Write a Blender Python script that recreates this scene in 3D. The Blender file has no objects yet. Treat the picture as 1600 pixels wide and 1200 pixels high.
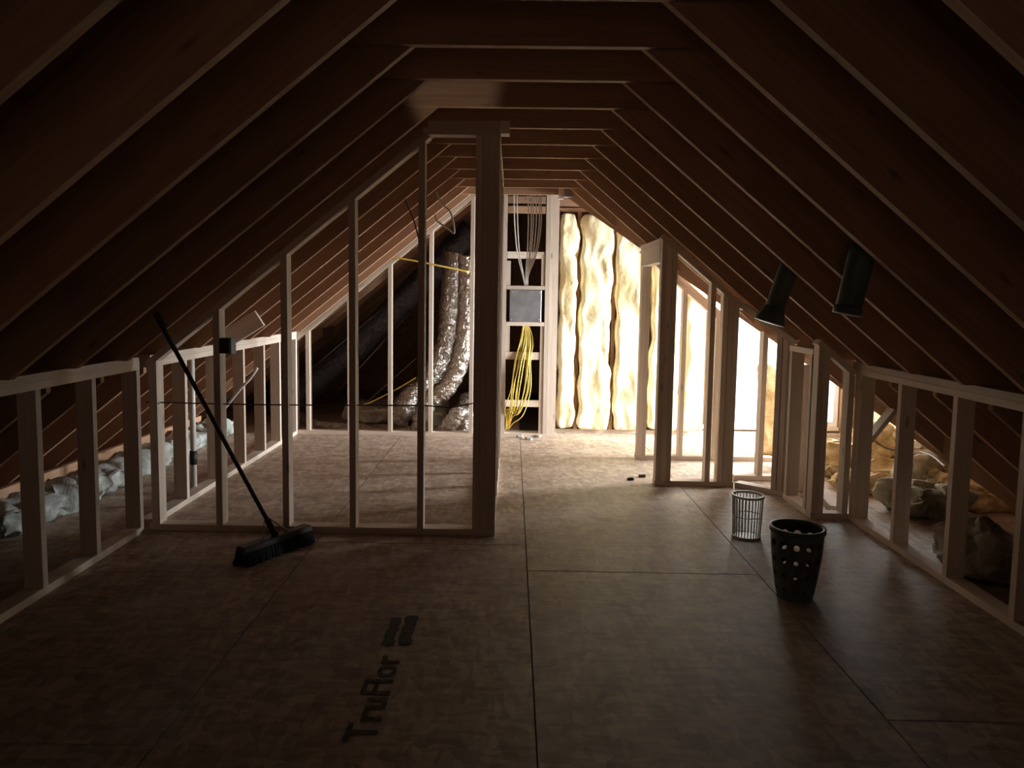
import bpy, bmesh, math, random
from mathutils import Vector, Matrix, noise
random.seed(7)
PI = math.pi
COL = bpy.context.scene.collection
SC = bpy.context.scene

# ---------------------------------------------------------------- camera
F, PITCH, YAW, ROLL, HC = 1170.05, .0862, .0094, .0147, 1.4411
_f = Vector((-math.sin(YAW)*math.cos(PITCH), math.cos(YAW)*math.cos(PITCH), -math.sin(PITCH)))
_r = Vector((math.cos(YAW), math.sin(YAW), 0)); _u = _r.cross(_f)
_c, _s = math.cos(ROLL), math.sin(ROLL)
RIGHT = _c*_r + _s*_u; UP = -_s*_r + _c*_u; FWD = _f
cam = bpy.data.cameras.new('camera'); co = bpy.data.objects.new('camera', cam); COL.objects.link(co)
cam.sensor_width = 36; cam.lens = 36*F/1600; cam.shift_x = 11.8/1600; cam.shift_y = -35.8/1600
cam.clip_start = .05
co.matrix_world = Matrix((( RIGHT.x, UP.x, -FWD.x, 0), (RIGHT.y, UP.y, -FWD.y, 0), (RIGHT.z, UP.z, -FWD.z, HC), (0, 0, 0, 1)))
SC.camera = co

# ---------------------------------------------------------------- light
w = bpy.data.worlds.new('world'); SC.world = w; w.use_nodes = True
bg = w.node_tree.nodes['Background']; bg.inputs[0].default_value = (.86, .93, 1, 1); bg.inputs[1].default_value = 3.0

def area(name, loc, aim, sx, sy, power, col, spread=180):
    l = bpy.data.lights.new(name, 'AREA'); l.shape = 'RECTANGLE'; l.size = sx; l.size_y = sy
    l.energy = power; l.color = col; l.spread = math.radians(spread)
    o = bpy.data.objects.new(name, l); COL.objects.link(o); o.location = loc
    o.rotation_euler = (Vector(aim)-Vector(loc)).to_track_quat('-Z', 'Y').to_euler(); return o
area('window_daylight', (2.78, 8.25, 1.0), (3.2, 5.9, .2), 1.35, 1.5, 26, (1, .96, .9), 120)
area('side_window_daylight', (3.98, 7.05, 1.05), (1.0, 7.8, .55), 1.2, .95, 300, (.97, .98, 1), 95)
area('rear_warm_fill', (-.2, -2.2, 1.0), (-.7, 3.0, 2.7), 1.6, 1.2, 3.8, (1, .76, .60))  # added warm fill from behind the camera, no known source there
sp = bpy.data.lights.new('tie_patch_spot', 'SPOT'); sp.energy = 26; sp.spot_size = .29; sp.spot_blend = .6; sp.color = (1, .9, .78); sp.shadow_soft_size = .03  # added spot that brightens a patch of one collar tie, no lamp seen
so = bpy.data.objects.new('tie_patch_spot', sp); COL.objects.link(so); so.location = (-.38, 2.9, 1.0)
so.rotation_euler = (Vector((-.33, 4.08, 2.56))-so.location).to_track_quat('-Z', 'Y').to_euler()

SC.view_settings.view_transform = 'Standard'; SC.view_settings.look = 'None'
SC.view_settings.gamma = 1; SC.view_settings.use_curve_mapping = False
SC.view_settings.exposure = 0.0

# ---------------------------------------------------------------- helpers
def at(x, y, Y):
    """point of the vertical plane at depth Y on the line of sight of photo pixel (x, y)"""
    d = FWD + RIGHT*((x-800+11.8)/F) - UP*((y-600+35.8)/F)
    t = Y/d.y; return Vector((0, 0, HC)) + t*d

def atz(x, y, z=0):
    d = FWD + RIGHT*((x-800+11.8)/F) - UP*((y-600+35.8)/F)
    return Vector((0, 0, HC)) + (z-HC)/d.z*d

def mat(name, base, rough=.8, metal=0, build=None, **kw):
    m = bpy.data.materials.new(name); m.use_nodes = True
    nt = m.node_tree; b = nt.nodes['Principled BSDF']
    b.inputs['Base Color'].default_value = (*base, 1); b.inputs['Roughness'].default_value = rough
    b.inputs['Metallic'].default_value = metal
    for k, v in kw.items(): b.inputs[k.replace('_', ' ')].default_value = v
    if build: build(nt, b)
    return m
def N(nt, t, **kw):
    n = nt.nodes.new(t)
    for k, v in kw.items():
        if k in n.inputs: n.inputs[k].default_value = v
        else: setattr(n, k, v)
    return n
def ramp(nt, fac, stops):
    r = nt.nodes.new('ShaderNodeValToRGB'); e = r.color_ramp.elements
    while len(e) < len(stops): e.new(.5)
    for i, (p, c) in enumerate(stops): e[i].position = p; e[i].color = (*c, 1)
    nt.links.new(fac, r.inputs[0]); return r.outputs[0]

def wood_build(c1, c2, knot=.35):
    def f(nt, b):
        L = nt.links; tc = N(nt, 'ShaderNodeTexCoord'); oi = N(nt, 'ShaderNodeObjectInfo')
        off = N(nt, 'ShaderNodeVectorMath', operation='MULTIPLY_ADD')
        comb = N(nt, 'ShaderNodeCombineXYZ')
        for i in range(3): L.new(oi.outputs['Random'], comb.inputs[i])
        L.new(comb.outputs[0], off.inputs[0]); off.inputs[1].default_value = (31, 17, 53); L.new(tc.outputs['Object'], off.inputs[2])
        mp = N(nt, 'ShaderNodeMapping'); mp.inputs['Scale'].default_value = (38, 38, 1.6); L.new(off.outputs[0], mp.inputs[0])
        n1 = N(nt, 'ShaderNodeTexNoise', Scale=1.0, Detail=5.0, Distortion=1.2); L.new(mp.outputs[0], n1.inputs['Vector'])
        mp2 = N(nt, 'ShaderNodeMapping'); mp2.inputs['Scale'].default_value = (9, 9, 2.6); L.new(off.outputs[0], mp2.inputs[0])
        v = N(nt, 'ShaderNodeTexVoronoi', Scale=1.0); L.new(mp2.outputs[0], v.inputs['Vector'])
        c = ramp(nt, n1.outputs[0], [(.3, c1), (.7, c2)])
        k = ramp(nt, v.outputs['Distance'], [(.03, (knot,)*3), (.13, (1, 1, 1))])
        mx = N(nt, 'ShaderNodeMixRGB', blend_type='MULTIPLY'); mx.inputs[0].default_value = .8
        L.new(c, mx.inputs[1]); L.new(k, mx.inputs[2])
        hs = N(nt, 'ShaderNodeHueSaturation'); L.new(mx.outputs[0], hs.inputs['Color'])
        mr = N(nt, 'ShaderNodeMapRange'); mr.inputs[3].default_value = .82; mr.inputs[4].default_value = 1.14
        L.new(oi.outputs['Random'], mr.inputs[0]); L.new(mr.outputs[0], hs.inputs['Value'])
        L.new(hs.outputs[0], b.inputs['Base Color'])
        bp = N(nt, 'ShaderNodeBump', Strength=.15, Distance=.002); L.new(n1.outputs[0], bp.inputs['Height']); L.new(bp.outputs[0], b.inputs['Normal'])
    return f
def osb_build(cols, zrot=True):
    def f(nt, b):
        L = nt.links; tc = N(nt, 'ShaderNodeTexCoord')
        outs = []
        for i, (r, sc) in enumerate([(.35, (12, 38, 20)), (-.6, (36, 13, 20))]):
            mp = N(nt, 'ShaderNodeMapping'); mp.inputs['Scale'].default_value = sc; mp.inputs['Rotation'].default_value = (0, 0, r)
            L.new(tc.outputs['Object'], mp.inputs[0])
            v = N(nt, 'ShaderNodeTexVoronoi', Scale=1.0); L.new(mp.outputs[0], v.inputs['Vector'])
            sx = N(nt, 'ShaderNodeSeparateColor'); L.new(v.outputs['Color'], sx.inputs[0]); outs.append(sx)
        big = N(nt, 'ShaderNodeTexNoise', Scale=2.2, Detail=4.0); L.new(tc.outputs['Object'], big.inputs['Vector'])
        m1 = N(nt, 'ShaderNodeMath', operation='ADD'); L.new(outs[0].outputs[0], m1.inputs[0]); L.new(outs[1].outputs[1], m1.inputs[1])
        m2 = N(nt, 'ShaderNodeMath', operation='MULTIPLY_ADD'); m2.inputs[1].default_value = .3; L.new(m1.outputs[0], m2.inputs[0])
        m3 = N(nt, 'ShaderNodeMath', operation='MULTIPLY'); m3.inputs[1].default_value = .4; L.new(big.outputs[0], m3.inputs[0]); L.new(m3.outputs[0], m2.inputs[2])
        L.new(ramp(nt, m2.outputs[0], [(.2, cols[0]), (.5, cols[1]), (.8, cols[2])]), b.inputs['Base Color'])
        bp = N(nt, 'ShaderNodeBump', Strength=.25, Distance=.002); L.new(m1.outputs[0], bp.inputs['Height']); L.new(bp.outputs[0], b.inputs['Normal'])
    return f
def fluff_build(c1, c2, c3, sc=7):
    def f(nt, b):
        L = nt.links; tc = N(nt, 'ShaderNodeTexCoord')
        n1 = N(nt, 'ShaderNodeTexNoise', Scale=float(sc), Detail=6.0, Distortion=.6); L.new(tc.outputs['Object'], n1.inputs['Vector'])
        n2 = N(nt, 'ShaderNodeTexNoise', Scale=sc*9.0, Detail=4.0); L.new(tc.outputs['Object'], n2.inputs['Vector'])
        L.new(ramp(nt, n1.outputs[0], [(.3, c1), (.55, c2), (.75, c3)]), b.inputs['Base Color'])
        a = N(nt, 'ShaderNodeMath', operation='MULTIPLY_ADD'); a.inputs[1].default_value = .35
        L.new(n2.outputs[0], a.inputs[0]); L.new(n1.outputs[0], a.inputs[2])
        bp = N(nt, 'ShaderNodeBump', Strength=.7, Distance=.02); L.new(a.outputs[0], bp.inputs['Height']); L.new(bp.outputs[0], b.inputs['Normal'])
    return f
def foil_build(nt, b):
    L = nt.links; tc = N(nt, 'ShaderNodeTexCoord')
    n = N(nt, 'ShaderNodeTexNoise', Scale=17.0, Detail=4.0, Distortion=1.8); L.new(tc.outputs['Object'], n.inputs['Vector'])
    bp = N(nt, 'ShaderNodeBump', Strength=1.0, Distance=.03); L.new(n.outputs[0], bp.inputs['Height']); L.new(bp.outputs[0], b.inputs['Normal'])
def mottle(c1, c2, sc=12):
    def f(nt, b):
        tc = N(nt, 'ShaderNodeTexCoord'); n = N(nt, 'ShaderNodeTexNoise', Scale=float(sc), Detail=4.0)
        nt.links.new(tc.outputs['Object'], n.inputs['Vector'])
        nt.links.new(ramp(nt, n.outputs[0], [(.35, c1), (.65, c2)]), b.inputs['Base Color'])
    return f

LUM = mat('pine_lumber', (.6, .42, .28), .65, build=wood_build((.64, .525, .425), (.76, .645, .54)))
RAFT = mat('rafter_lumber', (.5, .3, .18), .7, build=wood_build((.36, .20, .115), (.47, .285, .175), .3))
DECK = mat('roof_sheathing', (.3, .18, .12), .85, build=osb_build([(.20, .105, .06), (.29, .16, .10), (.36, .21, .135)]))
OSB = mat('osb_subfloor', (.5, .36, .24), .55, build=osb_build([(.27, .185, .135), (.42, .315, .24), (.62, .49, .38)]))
BASE = mat('dark_subfloor_gap', (.05, .035, .025), .9, build=mottle((.04, .03, .02), (.07, .05, .035)))
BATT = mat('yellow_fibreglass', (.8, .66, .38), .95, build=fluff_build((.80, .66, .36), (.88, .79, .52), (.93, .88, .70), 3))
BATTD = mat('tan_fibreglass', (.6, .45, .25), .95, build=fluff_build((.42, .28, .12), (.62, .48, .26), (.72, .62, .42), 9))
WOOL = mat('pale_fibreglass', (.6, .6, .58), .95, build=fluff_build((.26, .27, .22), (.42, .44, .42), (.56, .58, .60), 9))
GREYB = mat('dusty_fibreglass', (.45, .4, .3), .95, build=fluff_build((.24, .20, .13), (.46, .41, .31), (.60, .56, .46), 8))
FOIL = mat('duct_foil', (.5, .44, .38), .27, 1.0, build=foil_build)
FOILD = mat('dark_duct_jacket', (.20, .20, .24), .3, .8, build=foil_build)
STEEL = mat('grey_box_steel', (.42, .43, .46), .42, .7, build=mottle((.36, .37, .40), (.5, .51, .55), 9))
YEL = mat('yellow_cable_sheath', (.80, .60, .10), .45, build=mottle((.72, .52, .07), (.85, .66, .16), 20))
WHT = mat('white_cable_sheath', (.75, .73, .70), .45, build=mottle((.68, .66, .62), (.8, .79, .76), 20))
DKC = mat('brown_cable_sheath', (.07, .04, .03), .5, build=mottle((.09, .055, .04), (.15, .10, .07), 20))
DGRN = mat('dark_green_plastic', (.09, .14, .13), .5, build=mottle((.07, .12, .11), (.11, .16, .145), 8))
CHAR = mat('charcoal_plastic', (.10, .12, .11), .5, build=mottle((.085, .105, .095), (.12, .14, .13), 8))
CLEAR = mat('milky_plastic', (.78, .79, .72), .4, build=mottle((.72, .74, .67), (.82, .83, .77), 8), Transmission_Weight=.1)
BRIS = mat('black_bristle', (.012, .015, .014), .8, build=mottle((.003, .004, .004), (.007, .009, .008), 60))
HAND = mat('dark_stained_handle', (.05, .025, .015), .45, build=wood_build((.022, .011, .007), (.04, .02, .012)))
PIPE = mat('white_pvc', (.72, .68, .62), .35, build=mottle((.66, .62, .56), (.76, .72, .67), 6))
BLK = mat('black_rubber', (.02, .02, .02), .6, build=mottle((.015, .015, .015), (.03, .03, .03), 20))
BLUEB = mat('blue_grey_box', (.25, .32, .38), .5, build=mottle((.22, .29, .35), (.30, .37, .43), 15))
INK = mat('faded_stencil_ink', (.05, .05, .04), .8, build=mottle((.03, .035, .028), (.13, .10, .075), 40))
VINYL = mat('white_vinyl', (.82, .82, .80), .4, build=mottle((.78, .78, .76), (.85, .85, .84), 6))
def glass_b(nt, b):
    t = N(nt, 'ShaderNodeBsdfTransparent'); g = N(nt, 'ShaderNodeBsdfGlossy', Roughness=.02); mx = N(nt, 'ShaderNodeMixShader')
    fr = N(nt, 'ShaderNodeFresnel', IOR=1.3); n = N(nt, 'ShaderNodeTexNoise', Scale=3.0)
    nt.links.new(ramp(nt, n.outputs[0], [(.3, (.93, .95, .95)), (.7, (.98, .99, .99))]), t.inputs[0])
    nt.links.new(fr.outputs[0], mx.inputs[0]); nt.links.new(t.outputs[0], mx.inputs[1]); nt.links.new(g.outputs[0], mx.inputs[2])
    nt.links.new(mx.outputs[0], nt.nodes['Material Output'].inputs[0]); nt.nodes.remove(b)
GLASS = mat('window_glass', (1, 1, 1), .02, build=glass_b)

def linkobj(name, me, parent=None, M=None):
    o = bpy.data.objects.new(name, me); COL.objects.link(o)
    if parent is not None: o.parent = parent
    if M is not None:
        o.matrix_basis = M if parent is None else Matrix.Translation(-WL(parent)) @ M
    return o
def WL(p):
    v = Vector(p.location); q = p.parent
    while q is not None: v = v + Vector(q.location); q = q.parent
    return v
def basis(longax, c):
    z = Vector(longax).normalized(); a = Vector((0, 0, 1)) if abs(z.z) < .9 else Vector((0, 1, 0))
    x = a.cross(z).normalized(); y = z.cross(x)
    M = Matrix.Identity(4)
    for i in range(3): M[i][0] = x[i]; M[i][1] = y[i]; M[i][2] = z[i]; M[i][3] = c[i]
    return M
def mk(name, vs, fs, m, parent=None, longax=(0, 0, 1), smooth=False, bevel=0):
    """one mesh object from world-space vertices; its local z runs along the grain"""
    vs = [Vector(v) for v in vs]; c = sum(vs, Vector())/len(vs)
    if parent is not None and longax is None:
        M = Matrix.Translation(c)
    else: M = basis(longax or (0, 0, 1), c)
    Mi = M.inverted(); me = bpy.data.meshes.new(name)
    me.from_pydata([Mi @ v for v in vs], [], fs)
    bm = bmesh.new(); bm.from_mesh(me); bmesh.ops.recalc_face_normals(bm, faces=bm.faces)
    if bevel: bmesh.ops.bevel(bm, geom=list(bm.edges), offset=bevel, segments=1, affect='EDGES')
    bm.to_mesh(me); bm.free()
    if smooth:
        for p in me.polygons: p.use_smooth = True
    me.materials.append(m)
    o = bpy.data.objects.new(name, me); COL.objects.link(o)
    if parent is not None:
        o.parent = parent
        # parents may be rotated part meshes: go through their world matrix
        o.matrix_basis = WM(parent).inverted() @ M
    else: o.matrix_basis = M
    return o
def WM(p):
    M = p.matrix_basis.copy(); q = p.parent
    while q is not None: M = q.matrix_basis @ M; q = q.parent
    return M
BF = [(0, 1, 2, 3), (4, 7, 6, 5), (0, 4, 5, 1), (1, 5, 6, 2), (2, 6, 7, 3), (3, 7, 4, 0)]
def box(name, x0, x1, y0, y1, z0, z1, m, parent=None, longax=None, bevel=0):
    if longax is None:
        d = (x1-x0, y1-y0, z1-z0); longax = [(1, 0, 0), (0, 1, 0), (0, 0, 1)][d.index(max(d))]
    v = [(x0, y0, z0), (x1, y0, z0), (x1, y1, z0), (x0, y1, z0), (x0, y0, z1), (x1, y0, z1), (x1, y1, z1), (x0, y1, z1)]
    return mk(name, v, BF, m, parent, longax, bevel=bevel)
def board(name, a, b, w, h, m, parent=None, up=(0, 0, 1), skew=None, bevel=0):
    """board from a to b (centre line of its underside/top centre), w wide, h deep along up"""
    a = Vector(a); b = Vector(b); d = (b-a).normalized(); up = Vector(up)
    s = d.cross(up).normalized(); u = s.cross(d).normalized()
    if skew is not None: u = Vector(skew)
    v = []
    for p in (a, b):
        for i, j in ((-.5, -.5), (.5, -.5), (.5, .5), (-.5, .5)): v.append(p + s*w*i + u*h*j)
    return mk(name, v, BF, m, parent, d, bevel=bevel)
def stud(x0, x1, y0, y1, z0, zt, m=None, parent=None, name='stud'):
    """upright whose top follows zt (a number or a function of x)"""
    g = zt if callable(zt) else (lambda x: zt)
    jx = random.uniform(-.002, .002)
    v = [(x0, y0, z0), (x1, y0, z0), (x1, y1, z0), (x0, y1, z0), (x0+jx, y0, g(x0)), (x1+jx, y0, g(x1)), (x1+jx, y1, g(x1)), (x0+jx, y1, g(x0))]
    return mk(name, v, BF, m or LUM, parent, (0, 0, 1))
def prism(name, poly, y0, y1, m, parent=None, longax=(1, 0, 0)):
    n = len(poly); v = [(x, y0, z) for x, z in poly] + [(x, y1, z) for x, z in poly]
    f = [tuple(range(n)), tuple(range(2*n-1, n-1, -1))] + [(i, i+n, (i+1) % n+n, (i+1) % n) for i in range(n)]
    return mk(name, v, f, m, parent, longax)
def spline(pts, n=8):
    pts = [Vector(p) for p in pts]; P = [2*pts[0]-pts[1]] + pts + [2*pts[-1]-pts[-2]]; out = []
    for i in range(1, len(P)-2):
        for k in range(n):
            t = k/n; a, b, c, d = P[i-1:i+3]
            out.append(.5*((2*b) + (c-a)*t + (2*a-5*b+4*c-d)*t*t + (3*b-a-3*c+d)*t**3))
    return out + [pts[-1]]
def tube(name, pts, r, m, parent=None, seg=8, smooth=True, caps=True, n=8):
    P = spline(pts, n) if n else [Vector(p) for p in pts]; rf = r if callable(r) else (lambda t, i: r)
    vs = []; up = None
    for i, p in enumerate(P):
        d = (P[min(i+1, len(P)-1)] - P[max(i-1, 0)]).normalized()
        if up is None: up = d.orthogonal().normalized()
        up = (up - d*up.dot(d)).normalized(); s = d.cross(up); rr = rf(i/(len(P)-1), i)
        for k in range(seg):
            a = 2*PI*k/seg; vs.append(p + (up*math.cos(a) + s*math.sin(a))*rr)
    fs = [(i*seg+k, i*seg+(k+1) % seg, (i+1)*seg+(k+1) % seg, (i+1)*seg+k) for i in range(len(P)-1) for k in range(seg)]
    if caps: fs += [tuple(range(seg)), tuple(range(len(vs)-seg, len(vs)))]
    return mk(name, vs, fs, m, parent, (0, 0, 1), smooth)
def fluff(name, x0, x1, y0, y1, z0, z1, m, parent=None, amp=.03, freq=6, nx=8, ny=4, nz=18, seed=0, round_=.35, ang=0, piv=None, flat=False):
    """a soft block of insulation: rounded box pushed about by noise"""
    bm = bmesh.new(); bmesh.ops.create_cube(bm, size=2)
    bmesh.ops.subdivide_edges(bm, edges=[e for e in bm.edges], cuts=nx, use_grid_fill=True)
    c = Vector(((x0+x1)/2, (y0+y1)/2, (z0+z1)/2)); h = Vector(((x1-x0)/2, (y1-y0)/2, (z1-z0)/2))
    vs = []; hm = min(h)
    for v in bm.verts:
        p = v.co.copy(); q = Vector([p[i]*h[i] for i in range(3)])
        core = Vector([max(-h[i]+hm*round_, min(h[i]-hm*round_, q[i])) for i in range(3)])
        dd = q-core
        if dd.length > 1e-6: q = core + dd.normalized()*min(dd.length, hm*round_)
        w_ = q + c
        o = Vector((noise.noise(w_*freq+Vector((seed, 0, 0))), noise.noise(w_*freq+Vector((0, seed+9, 0))), noise.noise(w_*freq+Vector((0, 0, seed+21)))))
        o2 = Vector((noise.noise(w_*freq*3), noise.noise(w_*freq*3+Vector((5, 5, 5))), 0))*.4
        q = q + (o+o2)*amp
        if ang: q = Matrix.Rotation(ang, 3, 'Z') @ q
        w_ = q + c
        if flat and w_.z < z0+.0: w_.z = z0
        vs.append(w_)
    fs = [[v.index for v in f.verts] for f in bm.faces]; bm.free()
    return mk(name, vs, fs, m, parent, (0, 0, 1), True)
def empty(name, loc, label=None, cat=None, group=None, kind=None):
    o = bpy.data.objects.new(name, None); COL.objects.link(o); o.location = loc; o.empty_display_size = .1
    return tag(o, label, cat, group, kind)
def tag(o, label=None, cat=None, group=None, kind=None):
    if label: o['label'] = label
    if cat: o['category'] = cat
    if group: o['group'] = group
    if kind: o['kind'] = kind
    return o
def struct(name, loc=(0, 0, 0)): return empty(name, loc, kind='structure')

# ---------------------------------------------------------------- roof geometry
HT, Y0, SP = 2.446, 3.142, .488
XL, XR, SL, SR = -.43, .52, .815, .835
TH = .038
def zL(x): return HT + SL*(x-XL)
def zR(x): return HT - SR*(x-XR)
XC = ((HT+SR*XR)-(HT-SL*XL))/(SL+SR); ZC = zL(XC)
V0, V1 = Vector((.30, 7.70, zR(.30))), Vector((3.45, 4.66, zR(3.45)))   # valley line, underside
def xv(y): return V0.x + (V0.y-y)*(V1.x-V0.x)/(V0.y-V1.y)
YN, YF = -2.4, 11.2
RD = .235

# floor ---------------------------------------------------------
fl = struct('floor')
box('subfloor_underlay', -3.6, .62, YN, YF, -.06, -.02, BASE, fl); box('subfloor_underlay', .62, 3.85, YN, 8.04, -.06, -.02, BASE, fl)
cols = [(-3.56, -2.34, .9), (-2.34, -1.12, 4.7), (-1.12, .1, 4.25), (.1, 1.32, 3.85), (1.32, 2.54, 4.93), (2.54, 3.76, 3.3)]
for (a, b, s) in cols:
    y = s
    while y > YN: y -= 2.44
    yend = YF if b < .2 else 8.03
    while y < yend:
        y1 = min(y+2.44, yend); ya = max(y, YN)
        o = box('subfloor_panel', a+.0025, b-.0025, ya+.002, y1-.002, -.02, random.uniform(-.0015, 0), OSB, fl, (0, 0, 1))
        if a == -1.12 and ya < 2.4 < y1 or (a == -1.12 and ya < 3 < y1): text_panel = o
        y = y1
def text_on(parent, s, loc, size, rot, name='stencil_lettering', m=INK, sx=1):
    cu = bpy.data.curves.new('txt', 'FONT'); cu.body = s; cu.size = size; cu.extrude = .0002; cu.offset = size*.018
    cu.resolution_u = 3; cu.space_character = 1.05
    t = bpy.data.objects.new('txt', cu); COL.objects.link(t)
    dg = bpy.context.evaluated_depsgraph_get(); me = bpy.data.meshes.new_from_object(t.evaluated_get(dg))
    bpy.data.objects.remove(t); me.materials.clear(); me.materials.append(m); me.name = name
    M = Matrix.Translation(loc) @ Matrix.Rotation(rot, 4, 'Z') @ Matrix.Diagonal((sx, 1, 1, 1))
    o = bpy.data.objects.new(name, me); COL.objects.link(o); o.parent = parent
    o.matrix_basis = WM(parent).inverted() @ M
    return o
text_on(text_panel, 'TruFlor', (-.425, 2.30, .0012), .150, PI/2, sx=1.18)
random.seed(21)
for (xa, xb, ya, yb) in ((-.52, -.47, 2.97, 3.24), (-.455, -.40, 2.98, 3.26)):
    e = [(xa+random.uniform(-.006, .006), ya+(yb-ya)*q/9) for q in range(10)] + [(xb+random.uniform(-.006, .006), yb-(yb-ya)*q/9) for q in range(10)]
    mk('ink_smudge', [(x, y, .0012) for x, y in e], [tuple(range(20))], INK, text_panel)

# roof ----------------------------------------------------------
ce = struct('ceiling')
vd = RD*math.sqrt(1+SL*SL)
KZL, KZR = 1.055, 1.045
def slab(name, quad, t, m, parent):
    vs = [Vector(q) for q in quad] + [Vector(q)+Vector((0, 0, t)) for q in quad]
    n = len(quad); f = [tuple(range(n)), tuple(range(2*n-1, n-1, -1))] + [(i, i+n, (i+1) % n+n, (i+1) % n) for i in range(n)]
    return mk(name, vs, f, m, parent, (0, 0, 1))
XE = 3.6
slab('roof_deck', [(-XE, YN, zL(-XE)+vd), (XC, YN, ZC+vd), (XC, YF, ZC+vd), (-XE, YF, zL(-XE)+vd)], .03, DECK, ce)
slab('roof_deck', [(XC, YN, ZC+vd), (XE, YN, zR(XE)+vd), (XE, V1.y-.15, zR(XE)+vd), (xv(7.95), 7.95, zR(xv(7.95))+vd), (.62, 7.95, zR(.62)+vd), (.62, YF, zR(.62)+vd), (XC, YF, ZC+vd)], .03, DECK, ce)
# wing roof that meets the main roof at the valley
sv = (V0.z-V1.z)/(V0.y-V1.y)
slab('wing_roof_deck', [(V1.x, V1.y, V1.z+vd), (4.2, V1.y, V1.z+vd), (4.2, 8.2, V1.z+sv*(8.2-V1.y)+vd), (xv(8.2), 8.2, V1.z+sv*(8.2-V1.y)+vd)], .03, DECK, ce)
dv = (V1-V0).normalized()
board('valley_rafter', V0+Vector((0, 0, RD*.62)), V1+Vector((0, 0, RD*.62)), .045, RD*1.18, RAFT, ce)
for i in range(5):
    x = 1.5+.5*i; yv = V0.y - (x-V0.x)*(V0.y-V1.y)/(V1.x-V0.x)
    board('jack_rafter', (x, yv+.05, V1.z+sv*(yv+.05-V1.y)+.17), (x, 7.9, V1.z+sv*(7.9-V1.y)+.17), TH, RD, RAFT, ce)
board('ridge_board', (XC, YN, ZC+.2), (XC, YF, ZC+.2), .038, .24, RAFT, ce)
kmin = -11
for k in range(kmin, 17):
    y = Y0 + k*SP; xe = -3.42 + random.uniform(-.02, .02)
    j = random.uniform(-.004, .004)
    v = vd
    prism('rafter', [(xe, zL(xe)+j), (-2.285, zL(-2.285)+j), (-2.285, KZL+.001), (XL-(HT-KZL)/SL, KZL+.001+j), (XC-.02, zL(XC-.02)+j), (XC-.02, zL(XC-.02)+v), (xe, zL(xe)+v)], y, y+TH, RAFT, ce, (1, 0, SL))
    if y < 7.5:
        xe = min(3.42, xv(y)-.02); j = random.uniform(-.004, .004)
        nt_ = [(XR+(HT-KZR)/SR, KZR+.001+j), (2.343, KZR+.001), (2.343, zR(2.343)+j)] if xe > 2.4 else []
        prism('rafter', [(XC+.02, zR(XC+.02)+j)] + nt_ + [(xe, zR(xe)+j), (xe, zR(xe)+v), (XC+.02, zR(XC+.02)+v)], y, y+TH, RAFT, ce, (1, 0, -SR))
for k in range(kmin, 10):
    y = Y0 + k*SP; e = .30; d = .184 + random.uniform(-.004, .004)
    j = random.uniform(-.003, .003)
    prism('collar_tie', [(XL-e, HT+j), (XR+e, HT+j), (XR+e-d/SR, HT+d+j), (XL-e+d/SL, HT+d+j)], y-TH, y-.001, RAFT, ce)
sb = board('brace_block', at(340, 538, 5.56), at(406, 497, 5.56), TH, .13, LUM, ce)

# knee walls ----------------------------------------------------
wl = struct('wall_left')
KX, KZ = -2.19, 1.055
for (a, b) in ((YN, 1.6), (1.6, 4.37), (4.50, 7.59)):
    box('bottom_plate', KX-.089, KX, a, b, 0, TH, LUM, wl)
    for q in range(2): box('top_plate', KX-.089, KX, a, b, KZ-TH*(q+1)+.0005, KZ-TH*q-.0005, LUM, wl)
for y in [-2.3, -1.8, -1.3, -.8, -.3, .2, .68, 1.14, 1.6, 2.06, 2.52, 2.98, 3.44, 3.90, 4.37, 5.01, 5.57, 6.11, 6.61, 7.06, 7.59]:
    stud(KX-.089, KX, y-TH, y, TH, KZ-2*TH, parent=wl)
wr = struct('wall_right')
RX, RZ = 2.248, 1.045
box('bottom_plate', RX, RX+.089, YN, 4.93, 0, TH, LUM, wr)
for a, b in ((YN, 2.0), (2.0, 4.93)):
    for q in range(2): box('top_plate', RX, RX+.089, a, b, RZ-TH*(q+1)+.0005, RZ-TH*q-.0005, LUM, wr)
for y in [-2.2, -1.7, -1.2, -.7, -.2, .3, .8, 1.3, 1.8, 2.3, 2.76, 3.24, 3.76, 4.30, 4.80]:
    stud(RX, RX+.089, y, y+TH, TH, RZ-2*TH, parent=wr)
stud(RX, RX+.089, 4.84, 4.88, TH, RZ-2*TH, parent=wr)

# gable wall with batts ----------------------------------------
wb = struct('wall_back')
GY = 7.93
W1 = (2.08, 3.50, .10, 1.85)                                  # window opening
ZG = 2.9
box('sheathing_panel', .42, W1[0], GY+.092, GY+.11, 0, ZG, OSB, wb, (0, 0, 1))
box('sheathing_panel', W1[1], 3.9, GY+.092, GY+.11, 0, ZG, OSB, wb, (0, 0, 1))
box('sheathing_panel', W1[0], W1[1], GY+.092, GY+.11, 0, W1[2], OSB, wb, (1, 0, 0))
box('sheathing_panel', W1[0], W1[1], GY+.092, GY+.11, W1[3], ZG, OSB, wb, (1, 0, 0))
box('bottom_plate', .42, 3.74, GY, GY+.089, 0, TH, LUM, wb)
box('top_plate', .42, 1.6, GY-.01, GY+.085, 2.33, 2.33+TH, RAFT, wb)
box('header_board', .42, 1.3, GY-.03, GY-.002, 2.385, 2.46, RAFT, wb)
for x in (.44, .69, 1.065, 1.435, 1.80, 2.03, 3.53, 3.66):
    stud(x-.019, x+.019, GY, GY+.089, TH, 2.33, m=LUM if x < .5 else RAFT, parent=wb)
for z in (W1[2]-TH, W1[3]): box('window_plate', 2.05, 3.50, GY, GY+.089, z, z+TH, LUM, wb)
stud(.448, .478, GY-.04, GY-.002, TH, 2.33, parent=wb)
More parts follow.
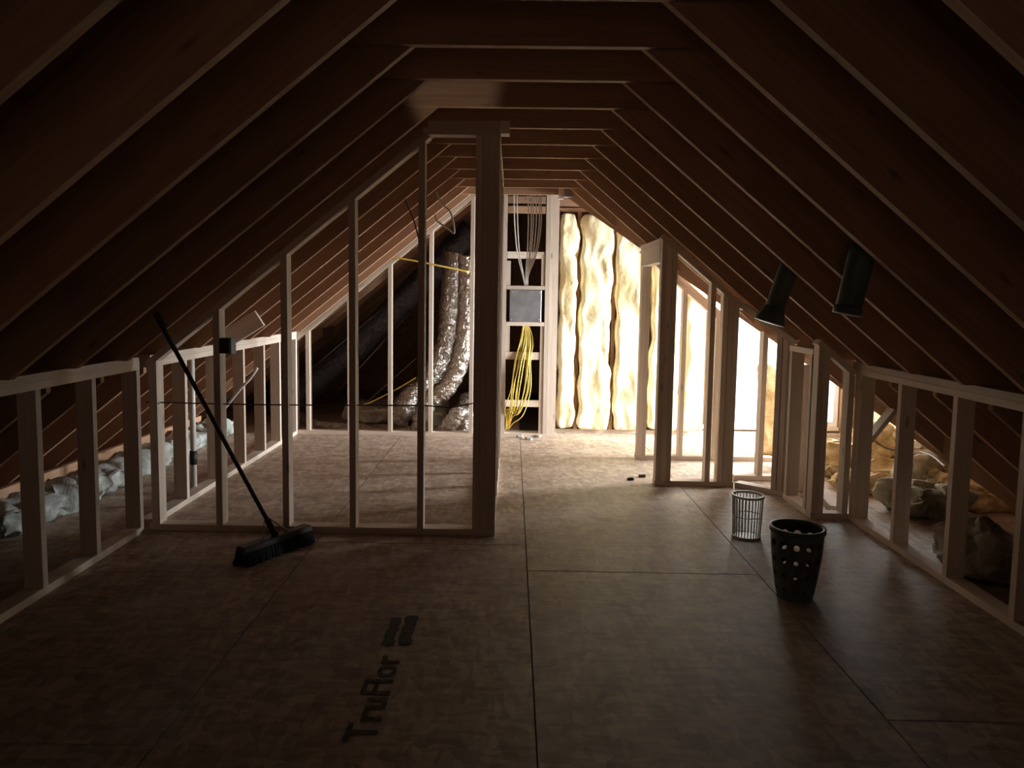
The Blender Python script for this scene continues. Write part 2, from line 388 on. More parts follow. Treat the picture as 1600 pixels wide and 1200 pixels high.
def window(name, horiz, a0, a1, z0, z1, d0, d1, nm=1):
    s = struct(name)
    def bx(n, p0, p1, q0, q1, e0, e1, m):
        return box(n, p0, p1, e0, e1, q0, q1, m, s) if horiz else box(n, e0, e1, p0, p1, q0, q1, m, s)
    t = .05
    bx('window_frame', a0, a0+t, z0, z1, d0, d1, VINYL); bx('window_frame', a1-t, a1, z0, z1, d0, d1, VINYL)
    bx('window_frame', a0+t, a1-t, z0, z0+t, d0, d1, VINYL); bx('window_frame', a0+t, a1-t, z1-t, z1, d0, d1, VINYL)
    for i in range(nm):
        c = a0+(a1-a0)*(i+1)/(nm+1); bx('mullion', c-.02, c+.02, z0+t, z1-t, d0, d1, VINYL)
    for i in range(nm+1):
        p = a0+(a1-a0)*i/(nm+1); q = a0+(a1-a0)*(i+1)/(nm+1); dm = (d0+d1)/2
        bx('pane', p+(t if i == 0 else .02), q-(t if i == nm else .02), z0+t, z1-t, dm-.002, dm+.002, GLASS)
    return s
window('window_1', True, W1[0], W1[1], W1[2], W1[3], GY+.04, GY+.10)
# end wall of the wing with the side window
we = struct('wall_end')
EX = 3.72; W2 = (6.45, 7.70, .52, 1.52)
box('sheathing_panel', EX+.092, EX+.11, 4.6, W2[0], 0, ZG, OSB, we, (0, 0, 1))
box('sheathing_panel', EX+.092, EX+.11, W2[1], 8.05, 0, ZG, OSB, we, (0, 0, 1))
box('sheathing_panel', EX+.092, EX+.11, W2[0], W2[1], 0, W2[2], OSB, we, (0, 1, 0))
box('sheathing_panel', EX+.092, EX+.11, W2[0], W2[1], W2[3], ZG, OSB, we, (0, 1, 0))
box('bottom_plate', EX, EX+.089, 5.1, 7.92, 0, TH, LUM, we)
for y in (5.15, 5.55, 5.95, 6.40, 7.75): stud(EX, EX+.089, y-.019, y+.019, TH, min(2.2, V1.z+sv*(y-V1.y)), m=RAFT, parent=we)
window('window_2', False, W2[0], W2[1], W2[2], W2[3], EX+.03, EX+.09)
# outer shells (eaves, rear)
ws = struct('wall_near'); box('sheathing_panel', -3.6, 3.8, YN-.03, YN, -.02, 3.3, DECK, ws, (0, 0, 1))
wf = struct('wall_far'); box('sheathing_panel', -3.6, 1.2, YF, YF+.03, -.02, 3.3, DECK, wf, (0, 0, 1))
box('sheathing_panel', .60, .62, 8.05, YF, -.02, 3.2, DECK, wf, (0, 0, 1))  # unseen panel added to stop light entering the dark space behind the chase
tr = struct('trim_1')
box('eave_fascia', -3.6, -3.57, YN, YF, -.06, .5, DECK, tr)
tr2 = struct('trim_2')
box('eave_fascia', 3.57, 3.6, YN, 4.75, -.06, .5, DECK, tr2)
box('eave_fascia', 3.57, 3.85, 4.55, 4.60, -.06, .9, DECK, tr2)

# ---------------------------------------------------------------- front partition
PY = 4.408; PB = PY+.089
pf = empty('stud_partition', (-1.1, PY, 0), 'sloped-top bare stud partition across the left half, nearest the broom', 'wall frame')
box('bottom_plate', -2.175, -.085, PY, PB, 0, TH, LUM, pf)
zp = lambda x: min(zL(x)-TH*1.25, HT-.08)
for a in (-2.158, -1.768, -1.364, -.961, -.555):
    stud(a, a+TH*(1.25 if a < -2 else 1), PY, PB, TH, zp, parent=pf)
board('top_plate', (-2.17, (PY+PB)/2, zL(-2.17)-.024), (-.50, (PY+PB)/2, zL(-.50)-.024), .089, TH, LUM, pf)
box('top_plate', -.53, -.085, PY, PB, HT-.08, HT-.042, LUM, pf)
box('top_plate', -.50, -.085, PY, PB, HT-.041, HT-.003, LUM, pf)
stud(-.222, -.184, PY, PB, TH, HT-.08, parent=pf)
stud(-.183, -.085, PY+.002, PY+.04, TH, HT-.08, parent=pf)
# side partition running away from the camera
psd = empty('stud_partition', (-.13, 5.5, 0), 'level-topped stud partition running away from the camera beside the passage', 'wall frame')
sx0, sx1 = -.178, -.089
box('bottom_plate', sx0, sx1, PB, 6.60, 0, TH, LUM, psd)
box('top_plate', sx0, sx1, PB, 6.60, HT-.08, HT-.042, LUM, psd)
box('top_plate', sx0, sx1, PB, 6.60, HT-.041, HT-.003, LUM, psd)
for y in (4.50, 4.80, 5.20, 5.61, 6.02, 6.42, 6.56): stud(sx0, sx1, y, y+TH, TH, HT-.08, parent=psd)
box('nailing_block', -.082, -.030, PY-.02, PY+.07, HT-.075, HT-.004, LUM, psd, (0, 1, 0))

# far left partition
FY = 7.60
pl = empty('stud_partition', (-1.3, FY, 0), 'far-left stud partition under the slope with silver ducts behind it', 'wall frame')
box('bottom_plate', -2.26, -.34, FY, FY+.089, 0, TH, LUM, pl)
zf = lambda x: zL(x)+.02
for x in (-2.235, -2.10, -1.675, -1.26, -.845, -.43): stud(x, x+TH, FY, FY+.089, TH, lambda x: zf(x)-.07, parent=pl)
for i in range(2):
    board('top_plate', (-2.26, FY+.045, zf(-2.26)-.048+.043*i), (-.36, FY+.045, zf(-.36)-.048+.043*i), .089, TH, LUM, pl)

# chase frame with the electrical box
CY = 7.62
pc = empty('chase_frame', (.19, CY, 0), 'tall narrow stud chase holding a grey box and cable bundles', 'wall frame')
c = lambda n, x0, x1, z0, z1, y=CY, d=.089: box(n, x0, x1, y, y+d, z0, z1, LUM, pc)
c('bottom_plate', -.10, .47, 0, TH)
c('stud', -.10, -.062, TH, 2.46); c('stud', .33, .368, TH, 2.46); c('stud', .37, .46, TH, 2.46, CY+.003, .04)
c('top_plate', -.10, .47, 2.461, 2.54, CY-.002, .04)
c('cross_block', -.06, .328, 1.512, 1.55); c('cross_block', -.06, .328, 1.145, 1.183); c('cross_block', -.06, .328, .80, .875, CY+.01, .04)
c('cross_block', -.06, .328, 1.84, 1.91, CY+.30, .04); c('cross_block', -.06, .328, .27, .34, CY+.30, .04)
for z in (2.30, 2.40): box('rear_cross_board', -.06, .328, CY+.20, CY+.24, z, z+.07, RAFT, pc)
for (x0, x1, z0, z1) in ((-.06, -.022, 1.552, 1.80), (.29, .328, 1.552, 1.86), (-.06, -.022, .877, 1.143), (.29, .328, .04, 1.143)):
    c('cripple_stud', x0, x1, z0, z1, CY+.006, .08)
# electrical box
eb = empty('electrical_box', (.135, CY, 1.35), 'square grey steel electrical box set in the narrow chase', 'electrical box')
box('box_body', -.018, .285, CY+.0, CY+.10, 1.195, 1.50, STEEL, eb)
cov = box('box_cover', -.026, .293, CY-.006, CY, 1.187, 1.508, STEEL, eb, bevel=.002)
for (x, z) in ((-.005, 1.21), (.272, 1.21), (-.005, 1.485), (.272, 1.485)):
    tube('cover_screw', [(x, CY-.006, z), (x, CY-.010, z)], .005, WHT, cov, n=0)
for z, s in ((1.505, 1), (1.19, -1)):
    tube('cable_connector', [(.135, CY+.03, z), (.135, CY+.03, z+s*.035)], .014, VINYL, eb, n=0, seg=10)
random.seed(3)
for i in range(8):
    xt = [.00, .03, .14, .17, .19, .22, .25, .27][i]; 
    o = tube('white_cable', [(xt, CY+.09, 2.50), (xt+.01, CY+.07, 2.2), (xt*.75+.04, CY+.06, 1.9), (.10+xt*.22, CY+.05, 1.66), (.125+.004*i, CY+.035, 1.545)], .006, WHT, seg=6)
    tag(o, 'one of the pale cables dropping from the roof into the top of the grey box', 'cable', 'pale cables above the grey box')
for i in range(12):
    a = i/11; lo_ = .10+random.uniform(0, .18)
    o = tube('yellow_cable', [(.12+.003*i, CY+.035, 1.19), (.09+.12*a+random.uniform(-.01, .01), CY+.03, 1.0), (.04+.16*a+random.uniform(-.015, .015), CY-.02+random.uniform(-.01, .02), .78), (-.005+.18*a+random.uniform(-.025, .025), CY-.025, .50), (-.04+.17*a+random.uniform(-.02, .02), CY-.01, .30-.06*random.random()), (-.045+.07*a, CY+.02, lo_+.03), (-.05+.03*a, CY+.09, .06)], .0052, YEL, seg=6)
    tag(o, 'one of the yellow cables spilling from the bottom of the grey box', 'cable', 'yellow cables below the grey box')

# insulation batts in the gable wall
names = [(.485, .675, 'narrow pale yellow fibreglass batt right beside the cable chase'),
         (.705, 1.05, 'wide yellow fibreglass batt, second from the cable chase'),
         (1.08, 1.42, 'bright yellow fibreglass batt just left of the doorway posts'),
         (1.45, 1.785, 'glaring fibreglass batt behind the far closet frame, left of its slender stud'),
         (1.815, 2.015, 'slim glaring fibreglass batt behind the far closet frame beside the window')]
for i, (a, b, l) in enumerate(names):
    o = fluff('insulation_batt', a+.006, b-.008, GY-.085, GY+.088, .05, 2.31, BATT, amp=.034, freq=5.2, nx=34, seed=i*7.3, round_=.5)
    tag(o, l, 'insulation', 'fibreglass batts in the far gable wall')
en = ['lowest corner', 'second bay', 'third bay', 'bay next to the side window']
for i, (a, b) in enumerate(((5.17, 5.53), (5.57, 5.93), (5.97, 6.38), (7.77, 7.92))):
    o = fluff('insulation_batt', EX-.07, EX+.088, a, b, .05, min(2.1, V1.z+sv*(a-V1.y)), BATT, amp=.02, freq=5, nx=12, seed=40+i*3, round_=.8)
    tag(o, 'tan fibreglass batt beyond the right knee wall, ' + en[i], 'insulation', 'batts in the wing end wall')
o = fluff('insulation_batt', EX-.07, EX+.088, 6.45, 7.72, .05, .48, BATT, amp=.02, freq=5, nx=12, seed=60, round_=.8)
tag(o, 'wide fibreglass batt filling the bay under the side window', 'insulation', 'batts in the wing end wall')

# ---------------------------------------------------------------- right closet frames
zr = lambda x: zR(x)-.01
cf = empty('closet_frame', (1.4, 5.72, 0), 'near face of the bare stud closet at right, with its heavy corner post', 'wall frame')
fy0, fy1 = 5.70, 5.789
box('bottom_plate', 1.12, 1.73, fy0, fy1, 0, TH, LUM, cf)
for x0, x1 in ((1.125, 1.163), (1.164, 1.202), (1.203, 1.241), (1.505, 1.543), (1.60, 1.638), (1.642, 1.68), (1.681, 1.719)):
    stud(x0, x1, fy0, fy1, TH, lambda x: zr(x)-TH*1.3, parent=cf)
board('top_plate', (1.12, (fy0+fy1)/2, zr(1.12)-.024), (1.76, (fy0+fy1)/2, zr(1.76)-.024), .089, TH, LUM, cf)
# angled bay
ca = empty('closet_frame', (1.88, 5.58, 0), 'short angled stud section turning the closet corner behind the clear basket', 'wall frame')
def slantwall(par, x0, y0, x1, y1, ts, top=None, wid=.038):
    d = Vector((x1-x0, y1-y0, 0)); L = d.length; d.normalize(); n = Vector((-d.y, d.x, 0))
    a = Vector((x0, y0, 0)); b = Vector((x1, y1, 0)); tp = top or zr
    board('bottom_plate', a+n*.045+Vector((0, 0, TH/2)), b+n*.045+Vector((0, 0, TH/2)), .089, TH, LUM, par)
    board('top_plate', a+n*.045+Vector((0, 0, tp(x0)-.024)), b+n*.045+Vector((0, 0, tp(x1)-.024)), .089, TH, LUM, par)
    for t in ts:
        p = a+d*t; q = p+d*wid
        vs = [p, q, q+n*.089, p+n*.089]; zt = [tp(v.x)-.05 for v in vs]
        mk('stud', [(v.x, v.y, TH) for v in vs] + [(v.x, v.y, z) for v, z in zip(vs, zt)], BF, LUM, par, (0, 0, 1))
slantwall(ca, 1.735, 5.695, 2.04, 5.42, [.285, .33, .372])
cs = empty('closet_frame', (2.03, 5.2, 0), 'stud section running toward the camera from the closet corner, right of the clear basket', 'wall frame')
box('bottom_plate', 2.0, 2.089, 4.975, 5.40, 0, TH, LUM, cs)
board('top_plate', (2.045, 4.975, zr(2.09)-.024), (2.045, 5.40, zr(2.09)-.024), .089, TH, LUM, cs)
for y in (4.985, 5.34): stud(2.0, 2.089, y, y+TH, TH, zr(2.09)-.045, parent=cs)
cn = empty('closet_frame', (2.12, 4.93, 0), 'small dark stud section closing the corner behind the dark basket', 'wall frame')
box('bottom_plate', 2.0, 2.245, 4.885, 4.972, 0, TH, LUM, cn)
for x0 in (2.002, 2.042, 2.205): stud(x0, x0+TH, 4.885, 4.972, TH, lambda x: zr(x)-.045, parent=cn)
board('top_plate', (2.0, 4.93, zr(2.0)-.024), (2.245, 4.93, zr(2.245)-.024), .087, TH, LUM, cn)
# back face of the closet
cb = empty('closet_frame', (1.7, 6.70, 0), 'far face of the stud closet standing in front of the glaring window wall', 'wall frame')
by0, by1 = 6.63, 6.719
box('bottom_plate', 1.13, 2.36, by0, by1, 0, TH, LUM, cb)
zc = lambda x: V0.z - (x-V0.x)*(V0.z-V1.z)/(V1.x-V0.x)
for x in (1.135, 1.174, 1.505, 1.80, 2.22): stud(x, x+TH, by0, by1, TH, lambda x: min(zr(x), 2.3)-.085, parent=cb)
for i in range(2): board('top_plate', (1.13, (by0+by1)/2, zr(1.13)-.066+.043*i), (1.9, (by0+by1)/2, zr(1.9)-.066+.043*i), .089, TH, LUM, cb)
# doorway side between the two faces
cd = empty('doorway_header', (1.16, 6.2, 1.8), 'pale built-up header bridging the two door posts of the closet', 'header')
box('header_board', 1.122, 1.160, 5.792, 6.628, 1.72, 1.86, LUM, cd)
box('header_board', 1.172, 1.210, 5.792, 6.628, 1.72, 1.86, LUM, cd)
box('header_plate', 1.12, 1.209, 5.792, 6.628, 1.862, 1.90, LUM, cd)
cx_ = empty('closet_frame', (1.98, 5.95, 0), 'short stud and plate standing inside the closet near its right end', 'wall frame')
box('bottom_plate', 1.80, 2.16, 5.92, 6.01, 0, TH, LUM, cx_)
stud(1.985, 2.023, 5.92, 6.01, TH, lambda x: zr(x)-.02, parent=cx_)
wp = empty('wide_plank', (2.26, 5.66, 0), 'wide orange-brown plank standing upright behind the closet corner posts', 'plank')
box('plank_board', 2.17, 2.30, 5.62, 5.658, 0, .96, LUM, wp); box('plank_board', 2.145, 2.168, 5.62, 5.70, 0, .98, LUM, wp)

# ---------------------------------------------------------------- ducts
def duct(label, pts, r, m=FOIL, seg=20, n=14, name='flexible_duct'):
    o = tube(name, pts, lambda t, i: r*(1+.04*math.sin(i*1.5)+.12*noise.noise(Vector((i*.35, r*50, 0)))), m, seg=seg, n=n)
    return tag(o, label, 'duct')
duct('crinkled silver flexible duct bending left behind the far-left frame', [at(712, 395, 8.35), at(704, 470, 8.35), at(696, 540, 8.33), at(668, 596, 8.3), at(638, 622, 8.2), at(618, 664, 8.1)], .12)
duct('crinkled silver flexible duct nearest the side partition, curling down to the floor', [at(732, 400, 8.0), at(730, 480, 8.0), at(722, 550, 7.97), at(702, 600, 7.93), at(668, 632, 7.9), at(655, 676, 7.88)], .105)
duct('short shiny foil duct elbow lying on the floor beside the side partition', [at(688, 676, 7.9), at(705, 660, 7.85), at(718, 645, 7.9), at(740, 652, 8.15)], .085)
duct('small foil duct end standing at the right of the shiny elbow', [at(728, 684, 8.0), at(727, 655, 8.05), at(730, 620, 8.3)], .09)
duct('long dark jacketed duct rising diagonally through the dark space behind the left frame', [at(430, 650, 8.9), at(500, 590, 8.9), at(570, 530, 8.9), at(650, 450, 8.9), at(740, 360, 8.9)], .16, FOILD)
duct('thin foil duct lying along the floor at the foot of the far-left frame', [at(450, 640, 8.5), at(500, 664, 8.0), at(560, 668, 8.05), at(600, 676, 8.1)], .055)
for i, (a, b) in enumerate((((520, 620), (640, 490)), ((560, 640), (650, 560)), ((470, 590), (600, 480)))):
    o = tube('strap_wire', [at(*a, 8.6), at(*b, 8.6)], .004, STEEL, n=0, seg=6)
    tag(o, 'thin straight strap line in the dark behind the left frame, ' + ['longest of three', 'lowest of three', 'highest of three'][i], 'wire')
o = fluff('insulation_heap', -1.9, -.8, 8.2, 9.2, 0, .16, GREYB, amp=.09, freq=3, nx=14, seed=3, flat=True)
tag(o, 'dim heap of loose insulation in the dark behind the far-left frame', 'insulation')

# ---------------------------------------------------------------- cables
def cable(label, pts, r, m, name='loose_cable'):
    return tag(tube(name, pts, r, m, seg=6, n=8), label, 'cable')
cable('dark cable strung level through the studs of the left partition', [(-2.2, 4.452, .775), (-1.6, 4.452, .77), (-1.0, 4.452, .775), (-.52, 4.452, .78), (-.36, 4.50, .765), (-.17, 4.56, .80)], .0045, DKC)
cable('white cable looping down from the rafters left of the tall post', [at(682, 300, 5.9), at(690, 318, 5.9), at(704, 332, 5.9), at(710, 363, 5.9), at(700, 357, 5.9), at(683, 345, 5.9), at(680, 335, 5.9)], .007, WHT)
cable('yellow cable draped across the top of the far-left frame', [at(580, 402, 7.58), at(612, 402, 7.57), at(655, 409, 7.56), at(690, 416, 7.56), at(733, 425, 7.58)], .009, YEL)
cable('thin brown cable hanging from the left rafters in a long curve', [at(650, 238, 5.6), at(636, 280, 5.6), at(633, 310, 5.6), at(645, 340, 5.6), at(655, 375, 5.6)], .006, DKC)
cable('thin dark cable crossing the collar ties near the far end', [at(856, 268, 6.5), at(858, 272, 6.55), at(863, 283, 7.0), at(866, 292, 7.1)], .007, DKC)
cable('tan cable sagging behind the low left studs', [at(350, 640, 5.9), at(372, 612, 5.9), at(392, 590, 5.9), at(402, 575, 5.9)], .012, WHT)
cable('thin dark cable arching over the heaps beyond the right knee wall', [at(1352, 678, 6.0), at(1385, 700, 5.9), at(1425, 704, 5.7), at(1455, 712, 5.4), at(1478, 730, 5.1)], .008, DKC)
cable('long yellow cable sagging low across the dark bay of the far-left frame', [at(545, 640, 7.9), at(580, 628, 7.9), at(620, 608, 7.9), at(650, 590, 7.9)], .007, YEL)

# vent pipe behind the left knee wall
vp = empty('vent_pipe', (at(302, 765, 5.3).x, 5.3, 0), 'pale slim vertical pipe with a black band behind the left knee wall', 'pipe')
px = at(302, 700, 5.3).x
tube('pipe_body', [(px, 5.3, 0), (px, 5.3, 1.16)], .021, PIPE, vp, seg=12, n=0)
tube('rubber_band', [(px, 5.3, .20), (px, 5.3, .30)], .026, BLK, vp, seg=12, n=0)
# switch box on the partition stud
sw = empty('switch_box', (-1.72, PY, 1.12), 'small blue-grey switch box with its shaded face coloured black on the second partition stud', 'electrical box')
box('box_body', -1.728, -1.668, PY-.012, PY+.06, 1.08, 1.17, BLK, sw)
box('box_lit_side', -1.667, -1.655, PY-.015, PY+.062, 1.077, 1.173, BLUEB, sw)  # light put into the colour: lit side blue-grey, rest of the box black
# grey fixture above the passage
fx = empty('ceiling_fixture', (.5, 7.5, 2.44), 'small dark grey junction fixture with a pale bracket, high beside the chase', 'fixture')
a = at(876, 300, 7.45); box('mount_bracket', a.x-.02, a.x+.03, 7.43, 7.47, a.z-.07, a.z+.05, LUM, fx)
a = at(888, 302, 7.45); mk('fixture_body', [(a.x-.045, 7.40, a.z-.04), (a.x+.05, 7.40, a.z-.045), (a.x+.05, 7.5, a.z-.045), (a.x-.045, 7.5, a.z-.04), (a.x-.02, 7.42, a.z+.05), (a.x+.005, 7.42, a.z+.055), (a.x+.005, 7.48, a.z+.055), (a.x-.02, 7.48, a.z+.05)], BF, STEEL, fx, bevel=.006)

# ---------------------------------------------------------------- green tubes under the right rafters
def gtube(label, p0, p1, r0, r1, flare):
    t = empty('hanging_tube', p1, label, 'tube')
    tb = tube('tube_body', [p0, p1], lambda s, i: r0+(r1-r0)*s, DGRN, t, seg=18, n=6)
    d = (Vector(p1)-Vector(p0)).normalized()
    if flare:
        tube('flared_skirt', [Vector(p1)-d*.02, Vector(p1)+d*.075], lambda s, i: r1*1.02+(flare-r1)*s, DGRN, tb, seg=18, n=4)
    else:
        tube('end_rim', [Vector(p1)-d*.02, Vector(p1)+d*.012], r1*1.12, DGRN, tb, seg=18, n=0)
gtube('dark green slanted tube with a flared skirt, under the right rafters nearer the closet', at(1238, 405, 4.38), at(1209, 485, 4.38), .058, .054, .088)
gtube('dark green slanted tube without a skirt, the nearer one under the right rafters', at(1350, 385, 3.40), at(1324, 487, 3.40), .058, .056, 0)

# ---------------------------------------------------------------- broom
bc = Vector((-1.335, 4.19, .0)); bd = (atz(484, 832, .05)-atz(372, 872, .05)); bd.z = 0; hl = .30; bd.normalize()
bn = Vector((-bd.y, bd.x, 0))
bc = (atz(484, 828, .06)+atz(372, 868, .06))/2; bc.z = 0
hl = (atz(484, 828, .06)-atz(372, 868, .06)).length/2
br = empty('push_broom', bc, 'push broom with black bristles leaning back against the left slope', 'broom')
def obb(name, c0, L, W0, W1, z0, z1, m, par, bevel=0):
    vs = []
    for (z, W, k) in ((z0, W0, 1), (z1, W1, .96)):
        for i, j in ((-1, -1), (1, -1), (1, 1), (-1, 1)): vs.append(c0+bd*(i*L*k)+bn*(j*W)+Vector((0, 0, z)))
    return mk(name, vs, BF, m, par, bd, bevel=bevel)
hb_o = obb('head_block', bc, hl*.97, .036, .030, .066, .10, HAND, br, .004)
# bristles in tufts
bm = bmesh.new(); random.seed(5)
for i in range(46):
    for j in range(5):
        c0 = bc + bd*((i/45-.5)*2*hl*.94) + bn*((j-2)*.014); tip = c0 + bd*random.uniform(-.012, .012)*1 + bn*((j-2)*.012+random.uniform(-.006, .006))
        vs = []
        for (p, r, z) in ((c0, .006, .068), (tip, .0095, .001)):
            for k in range(5):
                a = 2*PI*k/5; vs.append(bm.verts.new((p.x+math.cos(a)*r, p.y+math.sin(a)*r, z)))
        for k in range(5): bm.faces.new((vs[k], vs[(k+1) % 5], vs[5+(k+1) % 5], vs[5+k]))
        bm.faces.new(vs[5:])
me = bpy.data.meshes.new('bristles'); bm.to_mesh(me); bm.free(); me.materials.append(BRIS)
bo = bpy.data.objects.new('bristles', me); COL.objects.link(bo); bo.parent = hb_o; bo.matrix_basis = WM(hb_o).inverted(); bo['kind'] = 'stuff'
ht = at(243, 490, 4.06); hb = bc + Vector((0, 0, .10)) + bd*.0
hb = atz(424, 832, .11)
hb = Vector((bc.x, bc.y, .095))
hd = (ht-hb).normalized()
tube('socket', [hb, hb+hd*.10], lambda s, i: .019-.003*s, BLK, br, seg=12, n=3)
hd_o = tube('handle', [hb+hd*.06, hb+hd*.7, ht], .0125, HAND, br, seg=10, n=4)
tube('handle_grip', [ht-hd*.22, ht], .0145, BLK, hd_o, seg=10, n=2)
for s in (-1, 1): tube('brace_rod', [bc+bd*s*.09+Vector((0, 0, .10)), hb+hd*.13], .004, STEEL, br, seg=6, n=0)

# ---------------------------------------------------------------- baskets
def lathe_pt(c0, r, a, z): return Vector((c0.x+r*math.cos(a), c0.y+r*math.sin(a), c0.z+z))
def ring(name, c0, r, z, t, h, m, par, seg=40):
    prof = [(r-t, z), (r+t, z), (r+t, z+h), (r-t, z+h)]; vs = []; fs = []
    for k in range(seg):
        for (q, zz) in prof: vs.append(lathe_pt(c0, q, 2*PI*k/seg, zz))
    for k in range(seg):
        for j in range(4): fs.append((k*4+j, ((k+1) % seg)*4+j, ((k+1) % seg)*4+(j+1) % 4, k*4+(j+1) % 4))
    return mk(name, vs, fs, m, par, None, True)
def disc(name, c0, r, z, t, m, par, seg=36):
    vs = [lathe_pt(c0, r, 2*PI*k/seg, zz) for zz in (z, z+t) for k in range(seg)]
    fs = [tuple(range(seg)), tuple(range(seg, 2*seg))] + [(k, (k+1) % seg, seg+(k+1) % seg, seg+k) for k in range(seg)]
    return mk(name, vs, fs, m, par, None)
c1 = atz(1166, 838, 0)
cbk = empty('waste_basket', c1, 'small milky see-through basket with upright ribs on the floor before the closet', 'basket')
hB = (atz(1166, 838, 0)-Vector((0, 0, 0))).y/F*66
rT, rB, H1 = .090, .080, .262
NR = 28
for k in range(NR):
    a = 2*PI*k/NR
    tube('rib', [lathe_pt(c1, rB, a, .01), lathe_pt(c1, rT, a, H1-.01)], .0032, CLEAR, cbk, seg=5, n=0)
ring('rim', c1, rT+.001, H1-.014, .005, .014, CLEAR, cbk)
ring('lower_band', c1, rB+.001, .0, .004, .012, CLEAR, cbk); ring('middle_band', c1, (rB+rT)/2, H1*.5, .0025, .006, CLEAR, cbk)
disc('basket_base', c1, rB, .004, .004, CLEAR, cbk)
# dark perforated basket
c2 = atz(1241, 932, 0)
dk = empty('laundry_basket', c2, 'tall charcoal plastic basket with rows of round holes, nearest on the right', 'basket')
H2 = .345
def rad(z):
    t = z/H2; return .080 + (.120-.080)*(1-(1-t)**1.7)
NC, RZs = 12, [.335, .29, .245, .20, .155, .11, .06, .0]
bm = bmesh.new()
def P2(u, z): a = 2*PI*u/NC - .117; r = rad(z); return (c2.x+r*math.cos(a), c2.y+r*math.sin(a), z)
zs = [0, .0175, .0925, .1675, .2425, .3175, H2]
cache = {}
def V(u, z):
    key = (round(u % NC, 4), round(z, 4))
    if key not in cache: cache[key] = bm.verts.new(P2(u, z))
    return cache[key]
for i in range(NC):
    for r_ in range(len(zs)-1):
        z0, z1 = zs[r_], zs[r_+1]; cu, cz = i+.5, (z0+z1)/2
        outer = [(i, z0), (i+.5, z0), (i+1, z0), (i+1, cz), (i+1, z1), (i+.5, z1), (i, z1), (i, cz)]
        O = [V(*q) for q in outer]
        if r_ in (0, len(zs)-2):
            bm.faces.new(O); continue
        hz = [0, .008, .011, .015, .019][r_]; hu = hz/(2*PI*rad(cz)/NC)
        I = [V(cu+hu*math.cos(-PI*.75+PI/4*k), cz+hz*math.sin(-PI*.75+PI/4*k)) for k in range(8)]
        for k in range(8): bm.faces.new((O[k], O[(k+1) % 8], I[(k+1) % 8], I[k]))
bmesh.ops.recalc_face_normals(bm, faces=bm.faces)
bmesh.ops.solidify(bm, geom=list(bm.faces), thickness=.003)
me = bpy.data.meshes.new('basket_wall'); bm.to_mesh(me); bm.free(); me.materials.append(CHAR)
o = bpy.data.objects.new('basket_wall', me); COL.objects.link(o); o.parent = dk; o.matrix_basis = WM(dk).inverted()
ring('rim', c2, rad(H2)+.003, H2-.016, .007, .022, CHAR, dk); disc('basket_base', c2, rad(0), .002, .006, CHAR, dk)

# ---------------------------------------------------------------- behind the knee walls
# left: long board and pale batts along the eave
lb = board('eave_board', (-3.12, 2.2, .20), (-3.12, 7.4, .17), .038, .07, RAFT); tag(lb, 'long board lying along the left eave behind the knee wall', 'board')
lns = ['nearest bay of the left knee wall', 'second bay of the left knee wall', 'bay beside the partition end', 'bay behind the vent pipe', 'far bays of the left knee wall']
for i, (ya, yb) in enumerate(((3.1, 4.1), (4.15, 4.95), (5.0, 5.9), (5.95, 6.9), (6.95, 7.6))):
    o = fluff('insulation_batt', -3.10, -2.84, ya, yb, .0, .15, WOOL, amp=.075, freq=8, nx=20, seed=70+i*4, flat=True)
    tag(o, 'pale fibreglass batt lying along the eave, behind the ' + lns[i], 'insulation', 'pale batts behind the left knee wall')
# right: heaps
heaps = [((1400, 745), .26, .20, .16, BATTD, 'folded tan batt standing on end beyond the right knee wall, left of the big heap', .5),
         ((1440, 800), .24, .22, .20, GREYB, 'grey crumpled insulation heap in the middle of the right knee wall opening', .2),
         ((1455, 770), .24, .26, .34, GREYB, 'tallest grey insulation heap behind the wide middle bay at right', -.3),
         ((1540, 900), .16, .20, .30, GREYB, 'curled dim batt in the nearest bay of the right knee wall', .5),
         ((1530, 790), .30, .22, .20, BATTD, 'dark brown batt lump lying under the slope in the nearest right bay', 0),
         ((1300, 735), .22, .22, .22, BATTD, 'orange-tinted torn batt heap under the bright gap in the closet corner', .3),
         ((1372, 735), .20, .22, .42, BATTD, 'upright rust-stained batt scrap just left of the thick knee wall stud', .1),
         ((1345, 765), .20, .16, .12, BATTD, 'low flat batt scrap on the floor left of the thick knee wall stud', -.2)]
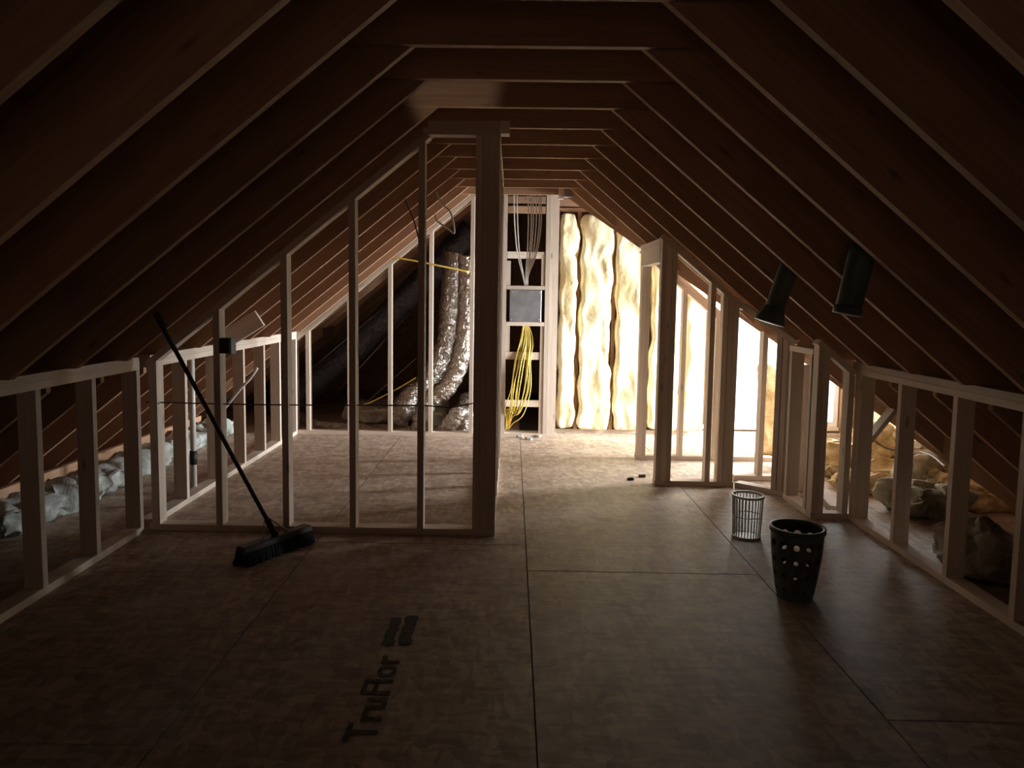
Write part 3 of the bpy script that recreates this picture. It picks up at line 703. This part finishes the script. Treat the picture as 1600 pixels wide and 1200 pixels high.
for i, ((x, y), wx, wy, h, m, l, an) in enumerate(heaps):
    p = atz(x, y, 0); p.x = min(max(p.x, 2.50), 3.45)
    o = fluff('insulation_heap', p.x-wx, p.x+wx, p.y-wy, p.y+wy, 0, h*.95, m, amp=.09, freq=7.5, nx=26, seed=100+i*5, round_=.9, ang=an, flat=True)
    tag(o, l, 'insulation')
p = atz(1205, 716, 0)
o = fluff('insulation_batt', 2.30, 2.56, 6.86, 7.02, 0, .86, BATTD, amp=.03, freq=5, nx=14, seed=200, round_=.8, flat=True); tag(o, 'brownish batt standing upright behind the right end of the closet', 'insulation')
db = atz(1207, 709, 0)
o = box('small_box', db.x-.045, db.x+.045, db.y-.03, db.y+.05, 0, .12, DGRN, bevel=.004); tag(o, 'small dark green box on the floor at the foot of the brown batt', 'box')
a, b = atz(1283, 768, .02), atz(1308, 795, .02)
o = board('loose_board', a, b, .09, .038, LUM); tag(o, 'pale board lying on the floor behind the closet corner frame', 'board')
o = board('eave_board', (3.30, 3.0, .30), (3.30, 4.9, .30), .038, .09, LUM); tag(o, 'long board running under the right slope behind the knee wall', 'board')
a, b = atz(1485, 795, .02), atz(1548, 838, .02)
o = board('loose_board', a, b, .14, .038, LUM); tag(o, 'wide board lying on the floor in the nearest bay of the right knee wall', 'board')
o = board('diagonal_brace', (2.62, 4.98, .98), (2.62, 4.98, .56), TH, .12, LUM); tag(o, 'short upright block hanging from a rafter beyond the right knee wall', 'board')
o = board('diagonal_brace', at(1395, 640, 5.05), at(1338, 710, 5.05), .03, .09, LUM, up=(0, 1, 0)); tag(o, 'slanting brace board crossing the gap behind the right knee wall', 'board')
# debris on the floor near the posts
random.seed(11)
for i, (x, y) in enumerate(((985, 750), (1003, 745), (812, 684), (826, 687), (840, 683))):
    p = atz(x, y, 0); s = .018 if i < 2 else .022
    o = fluff('debris_scrap', p.x-s*1.5, p.x+s*1.5, p.y-s, p.y+s, 0, s, BASE if i < 2 else WOOL, amp=.008, freq=30, nx=3, seed=i, flat=True)
    tag(o, 'tiny dark scrap on the floor left of the closet post' if i < 2 else 'tiny white fluff tuft on the floor at the foot of the chase', 'debris', 'dark floor scraps' if i < 2 else 'white fluff tufts')
